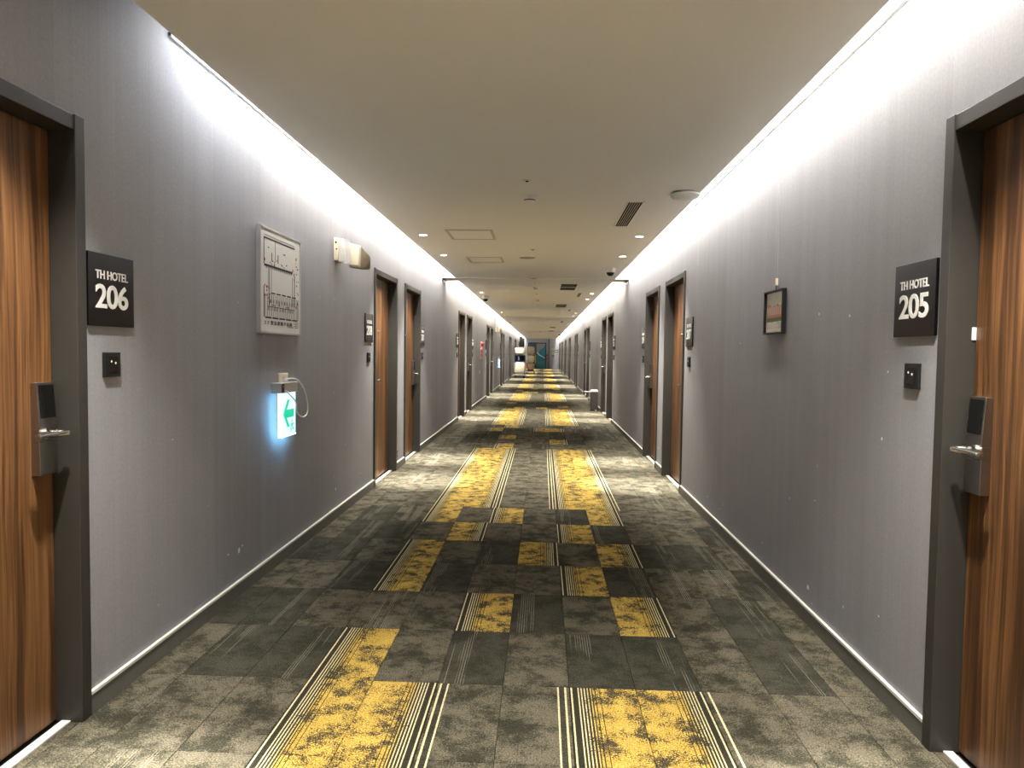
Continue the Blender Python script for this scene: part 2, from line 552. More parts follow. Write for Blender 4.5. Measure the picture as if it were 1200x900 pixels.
# runner rows show two broad yellow bands; the rows between them are shuffled
near = {1: {-3: 'Y', -2: 'm', -1: 'd', 0: 'm', 1: 'd', 2: 'D'},
        2: {-3: 'l', -2: 'm', -1: 'Y', 0: 'd', 1: 'm', 2: 'y'},
        3: {-3: 'Y', -2: 'd', -1: 'm', 0: 'm', 1: 'Y', 2: 'D'},
        4: {-3: 'Y', -2: 'm', -1: 'd', 0: 'y', 1: 'm', 2: 'y'},
        5: {-3: 'm', -2: 'y', -1: 'm', 0: 'm', 1: 'Y', 2: 'd'},
        6: {-3: 'Y', -2: 'm', -1: 'Y', 0: 'm', 1: 'd', 2: 'y'}}
CODE = {'Y': ('yellow', 0), 'y': ('yellow', 1), 'm': ('mottled', 0), 'd': ('dark', 0), 'D': ('dark', 1), 'l': ('lined', 0),
        'E': ('edged', 0), 'e': ('edged', 1), 'S': ('single', 0), 's': ('single', 1)}
rowkind = {}
r = -11
plan = [('run', 12), ('mix', 6)] + [('run', 7), ('mix', 6), ('run', 7), ('mix', 5)] * 5
for what, n in plan:
    for j in range(n):
        rowkind[r] = (what, j)
        r += 1
rr = random.Random(11)
def tile_code(row, c):
    what, j = rowkind.get(row, ('run', 0))
    if what == 'run' and -3 <= c <= 2:
        return {-3: 'Y', -2: 'y', -1: 'E', 0: 'e', 1: 'Y', 2: 'y'}[c]
    if what == 'run' and c == 3: return 'S'
    if what == 'run' and c == -4: return 'm'
    if row in near and c in near[row]: return near[row][c]
    if -3 <= c <= 2:
        return rr.choice('YymmddDl' if c in (-3, -2, 1, 2) else 'YmmdDlm')
    return rr.choice('mmmdDl') if what == 'mix' else rr.choice('mmllmm')
cache = {}
R_FIRST, R_SPLIT = -2, 22
far_v, far_f, far_m, far_uv = [], [], [], []
kinds = list(CARPET)
row_last = int((Y1 - TILE_Y0) / TILE_D) + 1
for row in range(-11, row_last + 1):
    ya = TILE_Y0 + TILE_D * (row - 1)
    yb = min(ya + TILE_D, Y1)
    if yb - ya < .02: continue
    for c in range(-6, 6):
        xa, xb = TILE_X0 + TILE_W * c, TILE_X0 + TILE_W * (c + 1)
        kind, turn = CODE[tile_code(row, c)]
        w0, w1 = max(xa, XL), min(xb, XR)
        if R_FIRST <= row <= R_SPLIT:
            key = (kind, round(w1 - w0, 3), c in (-6, 5) and c)
            if key not in cache:
                cache[key] = tile_mesh('carpet_tile', kind, w1 - w0, TILE_D, .007, (w0 - xa) / TILE_W, (w1 - xa) / TILE_W)
            o = link('carpet_tile', cache[key], floor_o, ((w0 + w1) / 2, (ya + yb) / 2, rr.uniform(-.0005, 0)), math.pi if turn else 0)
        else:
            n = len(far_v)
            far_v += [(w0, ya, 0), (w1, ya, 0), (w1, yb, 0), (w0, yb, 0)]
            far_f.append((n, n + 1, n + 2, n + 3))
            far_m.append(kinds.index(kind))
            ua, ub = (w0 - xa) / TILE_W, (w1 - xa) / TILE_W
            if turn: ua, ub = 1 - ua, 1 - ub
            far_uv += [(ua, 0), (ub, 0), (ub, 1), (ua, 1)]
me = bpy.data.meshes.new('carpet_tiles_beyond')
me.from_pydata(far_v, [], far_f)
for k in kinds: me.materials.append(CARPET[k])
uv = me.uv_layers.new(name='UVMap')
for i, q in enumerate(far_uv): uv.data[i].uv = q
for p, mi in zip(me.polygons, far_m): p.material_index = mi
tag(link('carpet_tiles_beyond', me, floor_o), kind='stuff')
# the tiles in the door recesses are part of the same carpet
mb = MB()
for side, y, _f, _p, _n in DOORS:
    xw = XL if side < 0 else XR
    mb.box(min(xw, xw + side * .07), max(xw, xw + side * .07), y, y + DOOR_W, -.007, -.0004)
rec = mb.build('doorway_carpet', CARPET['mottled'], floor_o)

# ------------------------------------------------------------------ doors
def door_proto(latch):
    """latch = +1: lock on the local right, -1: on the local left. Origin: floor, middle of the opening, wall face."""
    root = link('door_0', None)
    W, H = DOOR_W, DOOR_H
    a = W / 2
    MB().box(-a, -a + CASE, -.014, .10, 0, H + .003).build('jamb', M['casing'], root, bevel=.002)
    MB().box(a - CASE, a, -.014, .10, 0, H + .003).build('jamb', M['casing'], root, bevel=.002)
    MB().box(-a + CASE, a - CASE, -.012, .10, H - CASE, H).build('header', M['casing'], root, bevel=.002)
    i = a - CASE
    leaf = MB().box(-i + .003, i - .003, .078, .118, .010, H - CASE - .003).build('leaf', M['wood'], root, bevel=.0015)
    MB().box(-i, i, .030, .062, -.001, .006).build('threshold_strip', M['cap'], root, bevel=.001)
    MB().cyl((0, .079, 1.497), (0, .070, 1.497), .012, .010, 16).build('peephole', M['steel'], leaf, smooth=True)
    # electronic lock: slanted reader housing, cylinder housing below, flat lever
    s = latch
    xc = s * (i - .062)
    b = MB()
    hw = .042
    b.hexa([(xc - hw, .046, 1.028), (xc + hw, .046, 1.028), (xc + hw, .078, 1.028), (xc - hw, .078, 1.028),
            (xc - hw, .056, 1.180), (xc + hw, .056, 1.180), (xc + hw, .078, 1.180), (xc - hw, .078, 1.180)])
    lock = b.build('lock_housing', M['steeldark'], root, bevel=.002)
    hz = lambda z: .046 + (.010) * (z - 1.028) / .152
    b = MB()
    za, zb, q = 1.064, 1.172, .034
    b.hexa([(xc - q, hz(za) - .002, za), (xc + q, hz(za) - .002, za), (xc + q, hz(za) + .002, za), (xc - q, hz(za) + .002, za),
            (xc - q, hz(zb) - .002, zb), (xc + q, hz(zb) - .002, zb), (xc + q, hz(zb) + .002, zb), (xc - q, hz(zb) + .002, zb)])
    b.build('card_reader', M['black'], lock)
    MB().box(xc - hw, xc + hw, .050, .078, .985, 1.028).build('lock_neck', M['steeldark'], lock, bevel=.0015)
    MB().box(xc - hw, xc + hw, .048, .078, .875, .984).build('lower_cover', M['steeldark'], lock, bevel=.002)
    b = MB().cyl((xc, .05, 1.013), (xc, -.002, 1.013), .012, .012, 16)
    x2 = xc - s * .118
    b.box(min(xc + s * .018, x2), max(xc + s * .018, x2), -.014, .010, 1.004, 1.021)
    b.build('lever', M['steel'], lock, bevel=.004, smooth=True)
    return root, lock
proto = {}
for sgn in (1, -1):
    proto[sgn] = door_proto(sgn)[0]
used = set()
door_no = 0
for side, y, farlatch, pair, room in DOORS:
    latch = (1 if farlatch else -1) * (1 if side < 0 else -1)
    o = proto[latch] if latch not in used else copy_tree(proto[latch])
    used.add(latch)
    door_no += 1
    o.name = 'door_%d' % door_no
    loc, rz = wall_at(side, y + DOOR_W / 2)
    o.location = loc
    o.rotation_euler = (0, 0, rz)
    if pair <= 1:
        lab = 'walnut room door in dark frame beside the plaque numbered %d' % room
    else:
        lab = 'walnut room door, %s of the %s door pair beyond room 206 on %s' % (
            'first' if not farlatch else 'second', ORD[pair], WALLNAME[side].replace('the ', ''))
    tag(o, lab, 'door', 'hotel room doors', 'structure')
    if room == 205:
        MB().box(-DOOR_W / 2 + CASE, -DOOR_W / 2 + CASE + .004, .066, .078, 1.36, 1.40).build('latch_tag', M['tag'], o)

# ------------------------------------------------------------------ baseboards between the doors
for side, nm in ((-1, 'left'), (1, 'right')):
    ds = sorted(d[1] for d in DOORS if d[0] == side)
    segs, y = [], Y0
    for d in ds:
        segs.append((y, d))
        y = d + DOOR_W
    segs.append((y, Y1))
    xw = XL if side < 0 else XR
    for i, (a, b) in enumerate(segs):
        def bx(t, z0, z1):
            return MB().box(min(xw, xw - side * t), max(xw, xw - side * t), a, b, z0, z1)
        o = bx(.011, 0, .072).build('baseboard_%s' % nm, M['base'])
        tag(o, 'grey skirting board with a pale top strip at the foot of %s' % WALLNAME[side], 'baseboard', 'skirting along ' + WALLNAME[side], 'structure')
        bx(.014, .072, .083).build('cap_strip', M['cap'], o)

# ------------------------------------------------------------------ cove lamps in the slots above the ceiling edge
def cove(side, a, b, k, color, desc):
    x = (XL + .178) if side < 0 else (XR - .178)
    L = b - a
    t = thing('cove_light', desc, 'light strip', (x, (a + b) / 2, ZT - .001))
    MB().box(-.022, .022, -L / 2, L / 2, -.020, 0).build('housing', M['white'], t)
    ld = bpy.data.lights.new('cove_lamp', 'AREA')
    ld.shape = 'RECTANGLE'
    ld.size = .03
    ld.size_y = L - .02
    ld.energy = COVE_W * L * k
    ld.color = color
    lo = bpy.data.objects.new('cove_lamp', ld)
    COL.objects.link(lo)
    lo.parent = t
    lo.location = (0, 0, -.024)
    lo.rotation_euler = (0, math.radians(12) * -side, 0)
edges = [2.95] + [v for bm_ in BEAMS for v in bm_] + [Y1 - .1]
for side in (-1, 1):
    e = list(edges)
    if side > 0: e[0] = Y0 + .1
    else: cove(side, Y0 + .1, .2, 1.0, NEUTRAL, 'added unseen white light strip in the slot behind the room 206 door')  # unseen strip behind the viewer, added to raise the light level
    for i in range(0, len(e), 2):
        a, b = e[i] + .04, e[i + 1] - .04
        if side < 0 and i == 0:
            cove(side, a, 3.9, .75, COOL, 'cool white light strip in the slot above the floor plan sign')
            cove(side, 3.95, b, 1.0, NEUTRAL, 'neutral white light strip in the slot above doors 208 and 210')
        else:
            cove(side, a, b, 1.0 if i == 0 else 1.25, NEUTRAL if i == 0 else WARM,
                 'white light strip in the slot along %s, %s span from room %d' % (WALLNAME[side], ORD[i // 2 + 1], 206 if side < 0 else 205))

# ------------------------------------------------------------------ downlights
def downlight_proto():
    t = link('ceiling_downlight', None)
    MB().lathe([(.030, 0), (.046, 0), (.047, -.003), (.043, -.006), (.037, -.004), (.036, -.001)], n=24).build('trim_ring', M['white'], t, smooth=True)
    MB().cyl((0, 0, -.0005), (0, 0, -.003), .036, .035, 24).build('lens', M['lens'], t)
    return t
dp = None
spot = bpy.data.lights.new('downlight_lamp', 'SPOT')
spot.energy = SPOT_W
spot.color = (1.0, .97, .89)
spot.spot_size = math.radians(29)
spot.spot_blend = 1.0
spot.shadow_soft_size = .03
flood = bpy.data.lights.new('downlight_flood', 'SPOT')      # wide skirt of the same lamp, lights doors and walls
flood.energy = 120.0
flood.color = spot.color
flood.spot_size = math.radians(96)
flood.spot_blend = .8
flood.shadow_soft_size = .03
for k in range(-2, 8):  # rearmost set is out of view, added for extra light
    for side, x in ((-1, -1.205), (1, .93)):
        for j, dy in enumerate((7.03, 8.47)):
            y = dy + 6.68 * k
            if y > Y1 - 1: continue
            o = downlight_proto() if dp is None else copy_tree(dp)
            if dp is None:
                dp = o
                so = bpy.data.objects.new('lamp', spot)
                COL.objects.link(so)
                so.parent = o
                so.location = (0, 0, -.012)
                so = bpy.data.objects.new('flood', flood)
                COL.objects.link(so)
                so.parent = o
                so.location = (0, 0, -.012)
            o.location = (x, y, ZC)
            if k == 0:
                lab = {(-1, 0): 'round recessed downlight above door 208 by the first access hatch', (-1, 1): 'round recessed downlight above door 210 by the second access hatch',
                       (1, 0): 'round recessed downlight above door 207 by the slotted vent', (1, 1): 'round recessed downlight above door 209 by the dome camera'}[(side, j)]
            elif k < 0:
                lab = '%s recessed ceiling downlight, %s strip before reaching room %d, %s' % (('round', 'small round')[j], ('first', 'second')[k + 2], 206 if side < 0 else 205, WALLNAME[side])
            else:
                lab = 'round recessed downlight, %s over the %s door pair of %s' % (('first', 'second')[j], ORD[k + 1], WALLNAME[side])
            tag(o, lab, 'downlight', 'recessed ceiling downlights')

# ------------------------------------------------------------------ room plaques and bell panels
CREST = {}
TH = text_mesh('TH HOTEL', .031, M['letter'], .002, .192, .014, .98)
def plaque(side, yc, room, pair, far):
    label = {206: 'black plaque reading TH HOTEL 206 between its door and the floor plan sign',
             205: 'black plaque reading TH HOTEL 205 on the wall of the framed picture',
             208: 'black plaque reading 208 past the cream emergency lamp', 210: 'black plaque reading 210 past the second door of the floor-plan wall',
             207: 'black plaque reading 207 between the framed picture and its door', 209: 'black plaque reading 209 just before the beam, framed-picture wall'}.get(room) or \
        'dark room plaque at the %s door of the %s pair along %s' % ('second' if far else 'first', ORD[pair], WALLNAME[side])
    t = wall_thing('room_number_plaque', side, yc, 1.504, label, 'plaque', 'room number plaques')
    MB().box(-.136, .136, -.012, 0, -.129, .129).build('plate', M['plaque'], t, bevel=.0012)
    if pair <= 2:
        link('hotel_name', TH, t, (0, -.0118, .0385))
        link('room_number', text_mesh(str(room), .087, M['letter'], .002, .194, .018, .94), t, (0, -.0118, -.066))
bell_mesh = {}
bell_mesh['b'] = MB().box(-.046, .046, -.013, 0, -.045, .045).mesh('bell_plate', M['blackmatt'], .002)
bell_mesh['s'] = MB().box(-.027, .027, -.0145, -.012, -.031, .031).mesh('touch_window', M['black'], .001)
bell_mesh['k'] = MB().cyl((-.013, -.0146, .012), (-.013, -.0152, .012), .004, n=10).cyl((.012, -.0146, .006), (.012, -.0152, .006), .0045, n=10).mesh('indicator', M['letter'])
def bell(side, yc, room, pair, far):
    label = {206: 'small black bell panel under plaque 206, floor-plan wall', 205: 'small black bell panel under plaque 205, picture wall',
             208: 'small black bell panel past the emergency lamp under plaque 208', 210: 'small black bell panel past door 210 before the beam',
             207: 'small black bell panel between framed picture and door 207', 209: 'small black bell panel past door 209, picture wall side'}.get(room) or \
        'small black bell panel at the %s door of the %s pair along %s' % ('second' if far else 'first', ORD[pair], WALLNAME[side])
    t = wall_thing('doorbell_panel', side, yc, 1.236, label, 'doorbell', 'bell panels under the plaques')
    link('bell_plate', bell_mesh['b'], t)
    if pair <= 2:
        link('touch_window', bell_mesh['s'], t)
        link('indicator', bell_mesh['k'], t)
for side, y, far, pair, room in DOORS:
    yc = y + DOOR_W + (.148 if side < 0 else .162) if far else y - (.215 if side < 0 else .245)
    plaque(side, yc, room, pair, far)
    bell(side, yc, room, pair, far)

# ------------------------------------------------------------------ evacuation map on the floor-plan wall
t = wall_thing('floor_plan_sign', -1, 4.172, 1.69, 'white framed floor plan sign with black line drawing and red marks', 'sign')
W2, H2 = .318, .296
body = MB().box(-W2, W2, -.022, 0, -H2, H2).build('panel', M['panel'], t, bevel=.001)
mb = MB()
for a in ((-W2 - .004, -W2 + .008, -H2, H2), (W2 - .008, W2 + .004, -H2, H2), (-W2, W2, H2 - .008, H2 + .004), (-W2, W2, -H2 - .004, -H2 + .008)):
    mb.box(a[0], a[1], -.025, 0, a[2], a[3])
mb.build('frame', M['alu'], t)
def ink_box(mb, x0, x1, z0, z1):
    """drawing coordinates 0..1 across and up the print"""
    sx, sz = .60, .56
    if x1 - x0 < .014: x0, x1 = (x0 + x1) / 2 - .007, (x0 + x1) / 2 + .007
    if z1 - z0 < .009: z0, z1 = (z0 + z1) / 2 - .0045, (z0 + z1) / 2 + .0045
    mb.box((x0 - .5) * sx, (x1 - .5) * sx, -.0228, -.021, (z0 - .5) * sz, (z1 - .5) * sz)
mb, mg, mr = MB(), MB(), MB()
l = .006
ink_box(mb, .06, .87, .915, .930)                        # upper outline of the plan
ink_box(mg, .06, .87, .948, .952)
ink_box(mb, .05, .058, .66, .925)
ink_box(mg, .33, .335, .70, .915)
ink_box(mb, .06, .80, .638, .662)
for k in range(14):
    ink_box(mg, .10 + .05 * k, .135 + .05 * k, .622, .638)
for x in (.24, .40):
    ink_box(mb, x, x + .012, .70, .79)
ink_box(mb, .15, .18, .83, .84)
ink_box(mb, .55, .60, .81, .822)
ink_box(mb, .17, .178, .25, .62)                         # courtyard sides
ink_box(mg, .23, .235, .30, .62)
ink_box(mb, .86, .868, .28, .62)
ink_box(mg, .80, .805, .30, .60)
for k in range(5):
    ink_box(mb, .22 + .142 * k, .33 + .142 * k, .372, .386)
    ink_box(mb, .08 + .178 * k, .235 + .178 * k, .118, .134)
ink_box(mb, .05, .057, .13, .44)
ink_box(mb, .96, .966, .13, .36)
for k in range(17):
    x = .08 + .053 * k
    ink_box(mg, x, x + .003, .135, .365)
for k in range(10):
    x = .20 + .072 * k
    ink_box(mg, x, x + .034, .275, .315)
    ink_box(mb, x + .008, x + .02, .285, .305)
    ink_box(mg, x - .05, x - .012, .20, .232)
    ink_box(mb, x - .055, x + .005, .236, .242)
rl = random.Random(3)
for k in range(34):
    x, z = rl.choice([(rl.uniform(.90, .97), rl.uniform(.38, .86)), (rl.uniform(.05, .2), rl.uniform(.28, .46)), (rl.uniform(.08, .75), rl.uniform(.665, .72))])
    w = rl.uniform(.008, .022)
    ink_box(mb if rl.random() < .7 else mr, x, x + w, z, z + rl.uniform(.006, .02))
for x, z in ((.06, .69), (.30, .66), (.90, .80), (.80, .66), (.85, .56), (.84, .62), (.11, .42), (.05, .33), (.90, .26), (.93, .30), (.42, .255), (.66, .245)):
    ink_box(mr, x, x + .022, z, z + .030)
for x in (.24, .62):
    ink_box(mr, x, x + .09, .252, .262)
for k in range(4):
    ink_box(mg, .86, .97, .045 + .018 * k, .050 + .018 * k)
ink_box(mg, .66, .83, .040, .052)
mb.build('printed_plan', M['ink'], body)
mg.build('printed_grid', M['inkgrey'], body)
mr.build('printed_marks', M['inkred'], body)
for ch in body.children: tag(ch, kind='stuff')
link('caption', text_mesh('2 F \u7dca\u6025\u907f\u96e3\u5e73\u9762\u5716', .024, M['ink'], .001, .43, .010, 1.2), body, (-.045, -.0219, -.250))

# ------------------------------------------------------------------ twin emergency lamp
def emergency(y, z, lab):
    t = wall_thing('emergency_light', -1, y, z, lab, 'emergency light', 'emergency lights on the floor-plan wall')
    b = MB().box(-.075, .075, -.036, 0, -.085, .085).build('base_unit', M['cream'], t, bevel=.006, smooth=True)
    MB().box(-.06, .085, -.088, -.036, -.09, .082).build('clear_cover', M['clear'], b, bevel=.006)
    MB().cyl((-.0745, -.02, .05), (-.078, -.02, .05), .008, n=10).build('mode_switch', M['blackmatt'], b)
    MB().cyl((-.0745, -.025, .0), (-.078, -.025, .0), .006, n=10).build('test_button', M['blackmatt'], b)
    # lamp head: a tapered housing with its lens turned along the corridor
    h = MB()
    h.hexa([(.150, -.150, -.120), (.300, -.190, -.110), (.300, -.110, -.110), (.150, -.055, -.110),
            (.150, -.155, .055), (.300, -.195, -.010), (.300, -.110, .000), (.150, -.055, .085)])
    hd = h.build('lamp_head', M['creamdark'], t, bevel=.010, smooth=True)
    h = MB()
    h.hexa([(.128, -.138, -.095), (.153, -.150, -.118), (.153, -.055, -.108), (.128, -.064, -.090),
            (.128, -.143, .045), (.153, -.155, .056), (.153, -.055, .086), (.128, -.064, .070)])
    h.build('lamp_lens', M['cream'], hd, bevel=.006, smooth=True)
    MB().tube([(.06, -.02, .03), (.12, -.05, .03), (.17, -.08, .02)], .012).build('swivel_arm', M['cream'], t)
    return t
emergency(5.36, 2.060, 'cream emergency lamp with clear-covered base unit beside the floor plan sign')
emergency(23.55, 2.060, 'cream emergency lamp just past the third door pair')

# ------------------------------------------------------------------ outlets, exit signs and their leads
def outlet(side, y, z, label, mat='cream', w=.072, h=.040, nm='wall_outlet'):
    t = wall_thing(nm, side, y, z, label, 'outlet')
    MB().box(-w, w, -.008, 0, -h, h).build('cover_plate', M[mat], t, bevel=.002)
    MB().box(-.016, .016, -.0095, -.007, -.018, .018).build('socket', M['creamdark'], t)
    return t
outlet(-1, 4.245, 1.114, 'cream wall outlet with white plug above glowing exit sign')
def exit_sign(y, z, label):
    t = wall_thing('exit_sign', -1, y, z, label, 'exit sign', 'glowing exit signs')
    # origin at the centre of the lit panel
    MB().box(-.150, .130, -.060, 0, .125, .187).build('battery_box', M['alu'], t, bevel=.003)
    bx = MB().box(-.146, -.100, -.0612, -.059, .130, .182).build('test_window', M['blackmatt'], t)
    MB().cyl((-.124, -.0612, .165), (-.124, -.063, .165), .008, n=10).build('test_button', M['red'], bx)
    p = MB().box(-.122, .122, -.048, -.036, -.135, .124).build('lit_panel', M['signlit'], t)
    e = MB()
    e.box(-.126, -.122, -.050, -.032, -.138, .125).box(-.122, .122, -.050, -.032, -.139, -.135)
    e.build('glowing_edge', M['signedge'], p)
    a = MB()
    # arrow pointing to the room 206 end
    a.plate([(-.088, -.002), (-.018, .082), (.020, .082), (-.028, .022), (.090, .022), (.090, -.028), (-.028, -.028), (.022, -.086), (-.016, -.086)][::1], -.0495, -.0478)
    a.build('arrow', M['green'], p)
    g = MB()
    g.box(.050, .066, -.0495, -.0478, -.060, -.045).box(.044, .074, -.0495, -.0478, -.088, -.066)
    g.box(.036, .052, -.0495, -.0478, -.118, -.090).box(.066, .084, -.0495, -.0478, -.108, -.090).box(.074, .096, -.0495, -.0478, -.074, -.066)
    g.build('running_figure', M['green'], p)
    MB().box(.018, .050, -.030, -.0085, .188, .212).build('plug', M['white'], t, bevel=.004)
    pts = [(.035, -.028, .205), (.10, -.034, .206), (.20, -.03, .195), (.30, -.02, .165), (.385, -.015, .12), (.44, -.012, .055),
           (.462, -.012, -.005), (.44, -.012, -.045), (.38, -.014, -.058), (.29, -.02, -.045), (.20, -.03, -.010), (.10, -.056, .060), (-.02, -.066, .110), (-.09, -.064, .14)]
    sm = []
    for i in range(len(pts) - 1):
        p0, p1, p2, p3 = (Vector(pts[max(i - 1, 0)]), Vector(pts[i]), Vector(pts[i + 1]), Vector(pts[min(i + 2, len(pts) - 1)]))
        for q in range(5):
            s = q / 5
            sm.append(.5 * ((2 * p1) + (p2 - p0) * s + (2 * p0 - 5 * p1 + 4 * p2 - p3) * s * s + (3 * p1 - p0 - 3 * p2 + p3) * s ** 3))
    sm.append(Vector(pts[-1]))
    MB().tube(sm, .0045, 8).build('power_cord', M['white'], t, smooth=True)
exit_sign(4.212, .915, 'glowing blue-white exit sign with green arrow below the wall outlet')
exit_sign(25.2, .915, 'small glowing exit sign beyond the third door pair')
outlet(-1, 25.23, 1.114, 'cream wall outlet feeding the exit sign beyond the third door pair')
outlet(-1, 7.66, .17, 'tiny dark outlet low on the pier between doors 208 and 210', 'blackmatt', .018, .035)
outlet(-1, 17.8, .80, 'cream wall outlet below the red fire alarm', 'cream', .06, .045)

# fire alarm station
t = wall_thing('fire_alarm_station', -1, 18.0, 1.33, 'red fire alarm station with lamp and call point on the wall', 'fire alarm')
MB().box(-.13, .13, -.012, 0, -.20, .24).build('back_plate', M['alu'], t, bevel=.002)
MB().cyl((0, -.01, .17), (0, -.075, .17), .055, .040, 20).build('alarm_lamp', M['red'], t, smooth=True)
MB().cyl((0, -.01, .02), (0, -.05, .02), .065, .060, 20).build('call_point', M['red'], t, smooth=True)
MB().box(-.05, .05, -.035, -.01, -.17, -.07).build('phone_jack', M['red'], t, bevel=.003)

# ------------------------------------------------------------------ framed picture hung by a wire
t = wall_thing('framed_picture', 1, 4.035, 1.545, 'small dark framed picture hanging by a wire from the rail', 'picture')
fw, fh = .160, .122
mb = MB()
for a in ((-fw, -fw + .012, -fh, fh), (fw - .012, fw, -fh, fh), (-fw, fw, fh - .009, fh), (-fw, fw, -fh, -fh + .009)):
    mb.box(a[0], a[1], -.026, -.004, a[2], a[3])
mb.build('frame', M['blackmatt'], t, bevel=.001)
MB().box(-fw + .01, fw - .01, -.012, -.006, -fh + .01, fh - .01).build('mount', M['cream'], t)
pic = MB().box(-fw + .028, fw - .028, -.0135, -.011, -fh + .018, fh - .018).build('print', simple('print_sky', (.75, .74, .64), .5), t)
mb = MB()
mb.plate([(-.130, -.03), (.130, -.03), (.130, .045), (.085, .030), (.05, .045), (.03, .03), (-.02, .035), (-.05, .03), (-.07, .045), (-.12, .045)], -.0142, -.0125)
mb.build('printed_building', simple('print_brick', (.42, .19, .10), .5, 0, .3, .3, 60), pic)
mb = MB()
for k in range(7):
    mb.box(-.115 + .034 * k, -.100 + .034 * k, -.0148, -.0138, -.015, .030)
mb.build('printed_columns', simple('print_pale', (.55, .42, .36), .5), pic)
MB().box(-.130, .130, -.0146, -.0130, -.052, -.030).build('printed_hedge', simple('print_green', (.10, .11, .03), .5), pic)
mb = MB()
for k in range(9):
    mb.box(-.125 + .028 * k, -.108 + .028 * k, -.0146, -.013, -.094, -.05 - .006 * (k % 3))
mb.build('printed_figures', simple('print_figures', (.50, .42, .38), .5), pic)
MB().tube([(0, -.004, 1.06), (0, -.004, .190)], .0007, 6).build('wire', M['alu'], t)
MB().box(-.008, .008, -.014, 0, .150, .190).build('hook', M['cream'], t, bevel=.002)
MB().tube([(0, -.008, .152), (0, -.010, .135), (0, -.012, .115)], .003, 6).build('hanging_loop', M['blackmatt'], t)

def rail(side, a, b, label):
    o = wall_thing('picture_rail', side, (a + b) / 2, 2.610, label, 'picture rail', 'hanging rails in the light slots')
    L = (b - a) / 2
    MB().box(-L, L, -.012, 0, -.004, .010).build('track', M['rail'], o)
    MB().box(-L, L, -.015, 0, -.010, -.005).build('lip', M['alu'], o)
rail(-1, 2.95, 4.87, 'thin hanging rail high on the wall above the floor plan sign')
rail(-1, 9.10, 10.98, 'thin hanging rail high on the wall past door 210')
rail(1, 0.5, 6.64, 'long thin hanging rail high on the wall above the framed picture')
rail(1, 9.09, 10.98, 'thin hanging rail in the slot beside the first dome camera')
rail(1, 12.2, 15.0, 'thin hanging rail high on the wall past the beam by the floor machine')
for side in (-1, 1):
    o = wall_thing('beam_strip', side, 11.24, 2.42, 'short dark strip under the beam on ' + WALLNAME[side], 'bracket')
    MB().box(-.20, .20, -.022, 0, .010, .030).box(-.20, .20, -.006, 0, -.02, .030).build('angle', M['rail'], o)  # dark angle-shaped strip on the wall just below the beam

# ------------------------------------------------------------------ ceiling fittings
def ceil_thing(name, x, y, label, cat, group=None):
    return thing(name, label, cat, (x, y, ZC), 0, group)
def smoke(x, y, label):
    t = ceil_thing('smoke_detector', x, y, label, 'smoke detector', 'smoke detectors along the ceiling')
    b = MB().lathe([(.052, 0), (.054, -.006), (.054, -.022), (.050, -.027)], n=24).build('base', M['white'], t, smooth=True)
    MB().lathe([(.036, -.026), (.038, -.034), (.030, -.046), (.018, -.050)], n=20).build('sensing_chamber', M['white'], t, smooth=True)
    MB().lathe([(.040, -.0265), (.040, -.032), (.036, -.033)], n=20).build('vent_gap', M['slotdark'], t)
smoke(-.115, 5.28, 'white round smoke detector beyond the sprinkler cover, before the slatted vent')
smoke(-.147, 10.80, 'white round smoke detector just before the first beam')
smoke(-.137, 12.47, 'white round smoke detector just past the first beam')
smoke(-.128, 15.35, 'white round smoke detector past the second door pair')
smoke(-.144, 26.3, 'tiny white smoke detector past the third door pair')
smoke(-.155, 38.2, 'tiny white smoke detector before the third beam')
def sprinkler(x, y, label):
    t = ceil_thing('sprinkler_cover', x, y, label, 'sprinkler', 'sprinkler covers along the ceiling')
    MB().lathe([(.032, 0), (.034, -.004), (.030, -.006), (.016, -.006)], n=20).build('cover_plate', M['white'], t, smooth=True)
    MB().cyl((0, 0, -.005), (0, 0, -.012), .012, .008, 12).build('nozzle', M['slotdark'], t)
for i, (x, y) in enumerate(((-.123, 4.79), (-.13, 7.95), (-.14, 11.75), (-.135, 13.9), (-.13, 17.1))):
    if BEAMS[0][0] < y < BEAMS[0][1]: continue
    sprinkler(x, y, ['flat round sprinkler cover before the smoke detector and slatted vent', 'tiny sprinkler cover between the two access hatches',
                     'tiny sprinkler cover just past the first beam', 'tiny sprinkler cover between the second and third smoke detectors', 'tiny sprinkler cover beside the second wide vent'][i])
def vent_long(x0, x1, y0, y1, n, label, along='y', group='ceiling vents'):
    cx, cy = (x0 + x1) / 2, (y0 + y1) / 2
    t = ceil_thing('ceiling_vent', cx, cy, label, 'vent', group)
    a, b = (x1 - x0) / 2, (y1 - y0) / 2
    f = .014 if n > 3 else .02
    MB().box(-a + f, a - f, -b + f, b - f, -.002, -.0005).build('duct_shade_sheet', M['slotdark'], t)  # flat dark sheet, the shade inside the duct put into its colour
    mb = MB()
    for q in ((-a, -a + f, -b, b), (a - f, a, -b, b), (-a, a, -b, -b + f), (-a, a, b - f, b)):
        mb.box(q[0], q[1], q[2], q[3], -.005, 0)
    mb.build('rim', M['hatch'], t)
    if along == 'y':
        p = (2 * a - 2 * f) / n
        for k in range(1, n):
            x = -a + f + p * k
            MB().box(x - p * .13, x + p * .13, -b + f, b - f, -.0035, -.001).build('slat', M['hatchrim'], t)
    else:
        p = (2 * b - 2 * f) / n
        for k in range(1, n):
            y = -b + f + p * k
            w = .022 if n <= 3 else p * .22
            MB().box(-a + f, a - f, y - w, y + w, -.004, -.001).build('slat', M['hatch'], t)
vent_long(.622, .758, 5.44, 6.49, 6, 'narrow linear ceiling vent with long dark slots before door 207')
vent_long(.275, .585, 11.85, 13.05, 2, 'wide ceiling vent with two dark openings past the first beam', 'x')
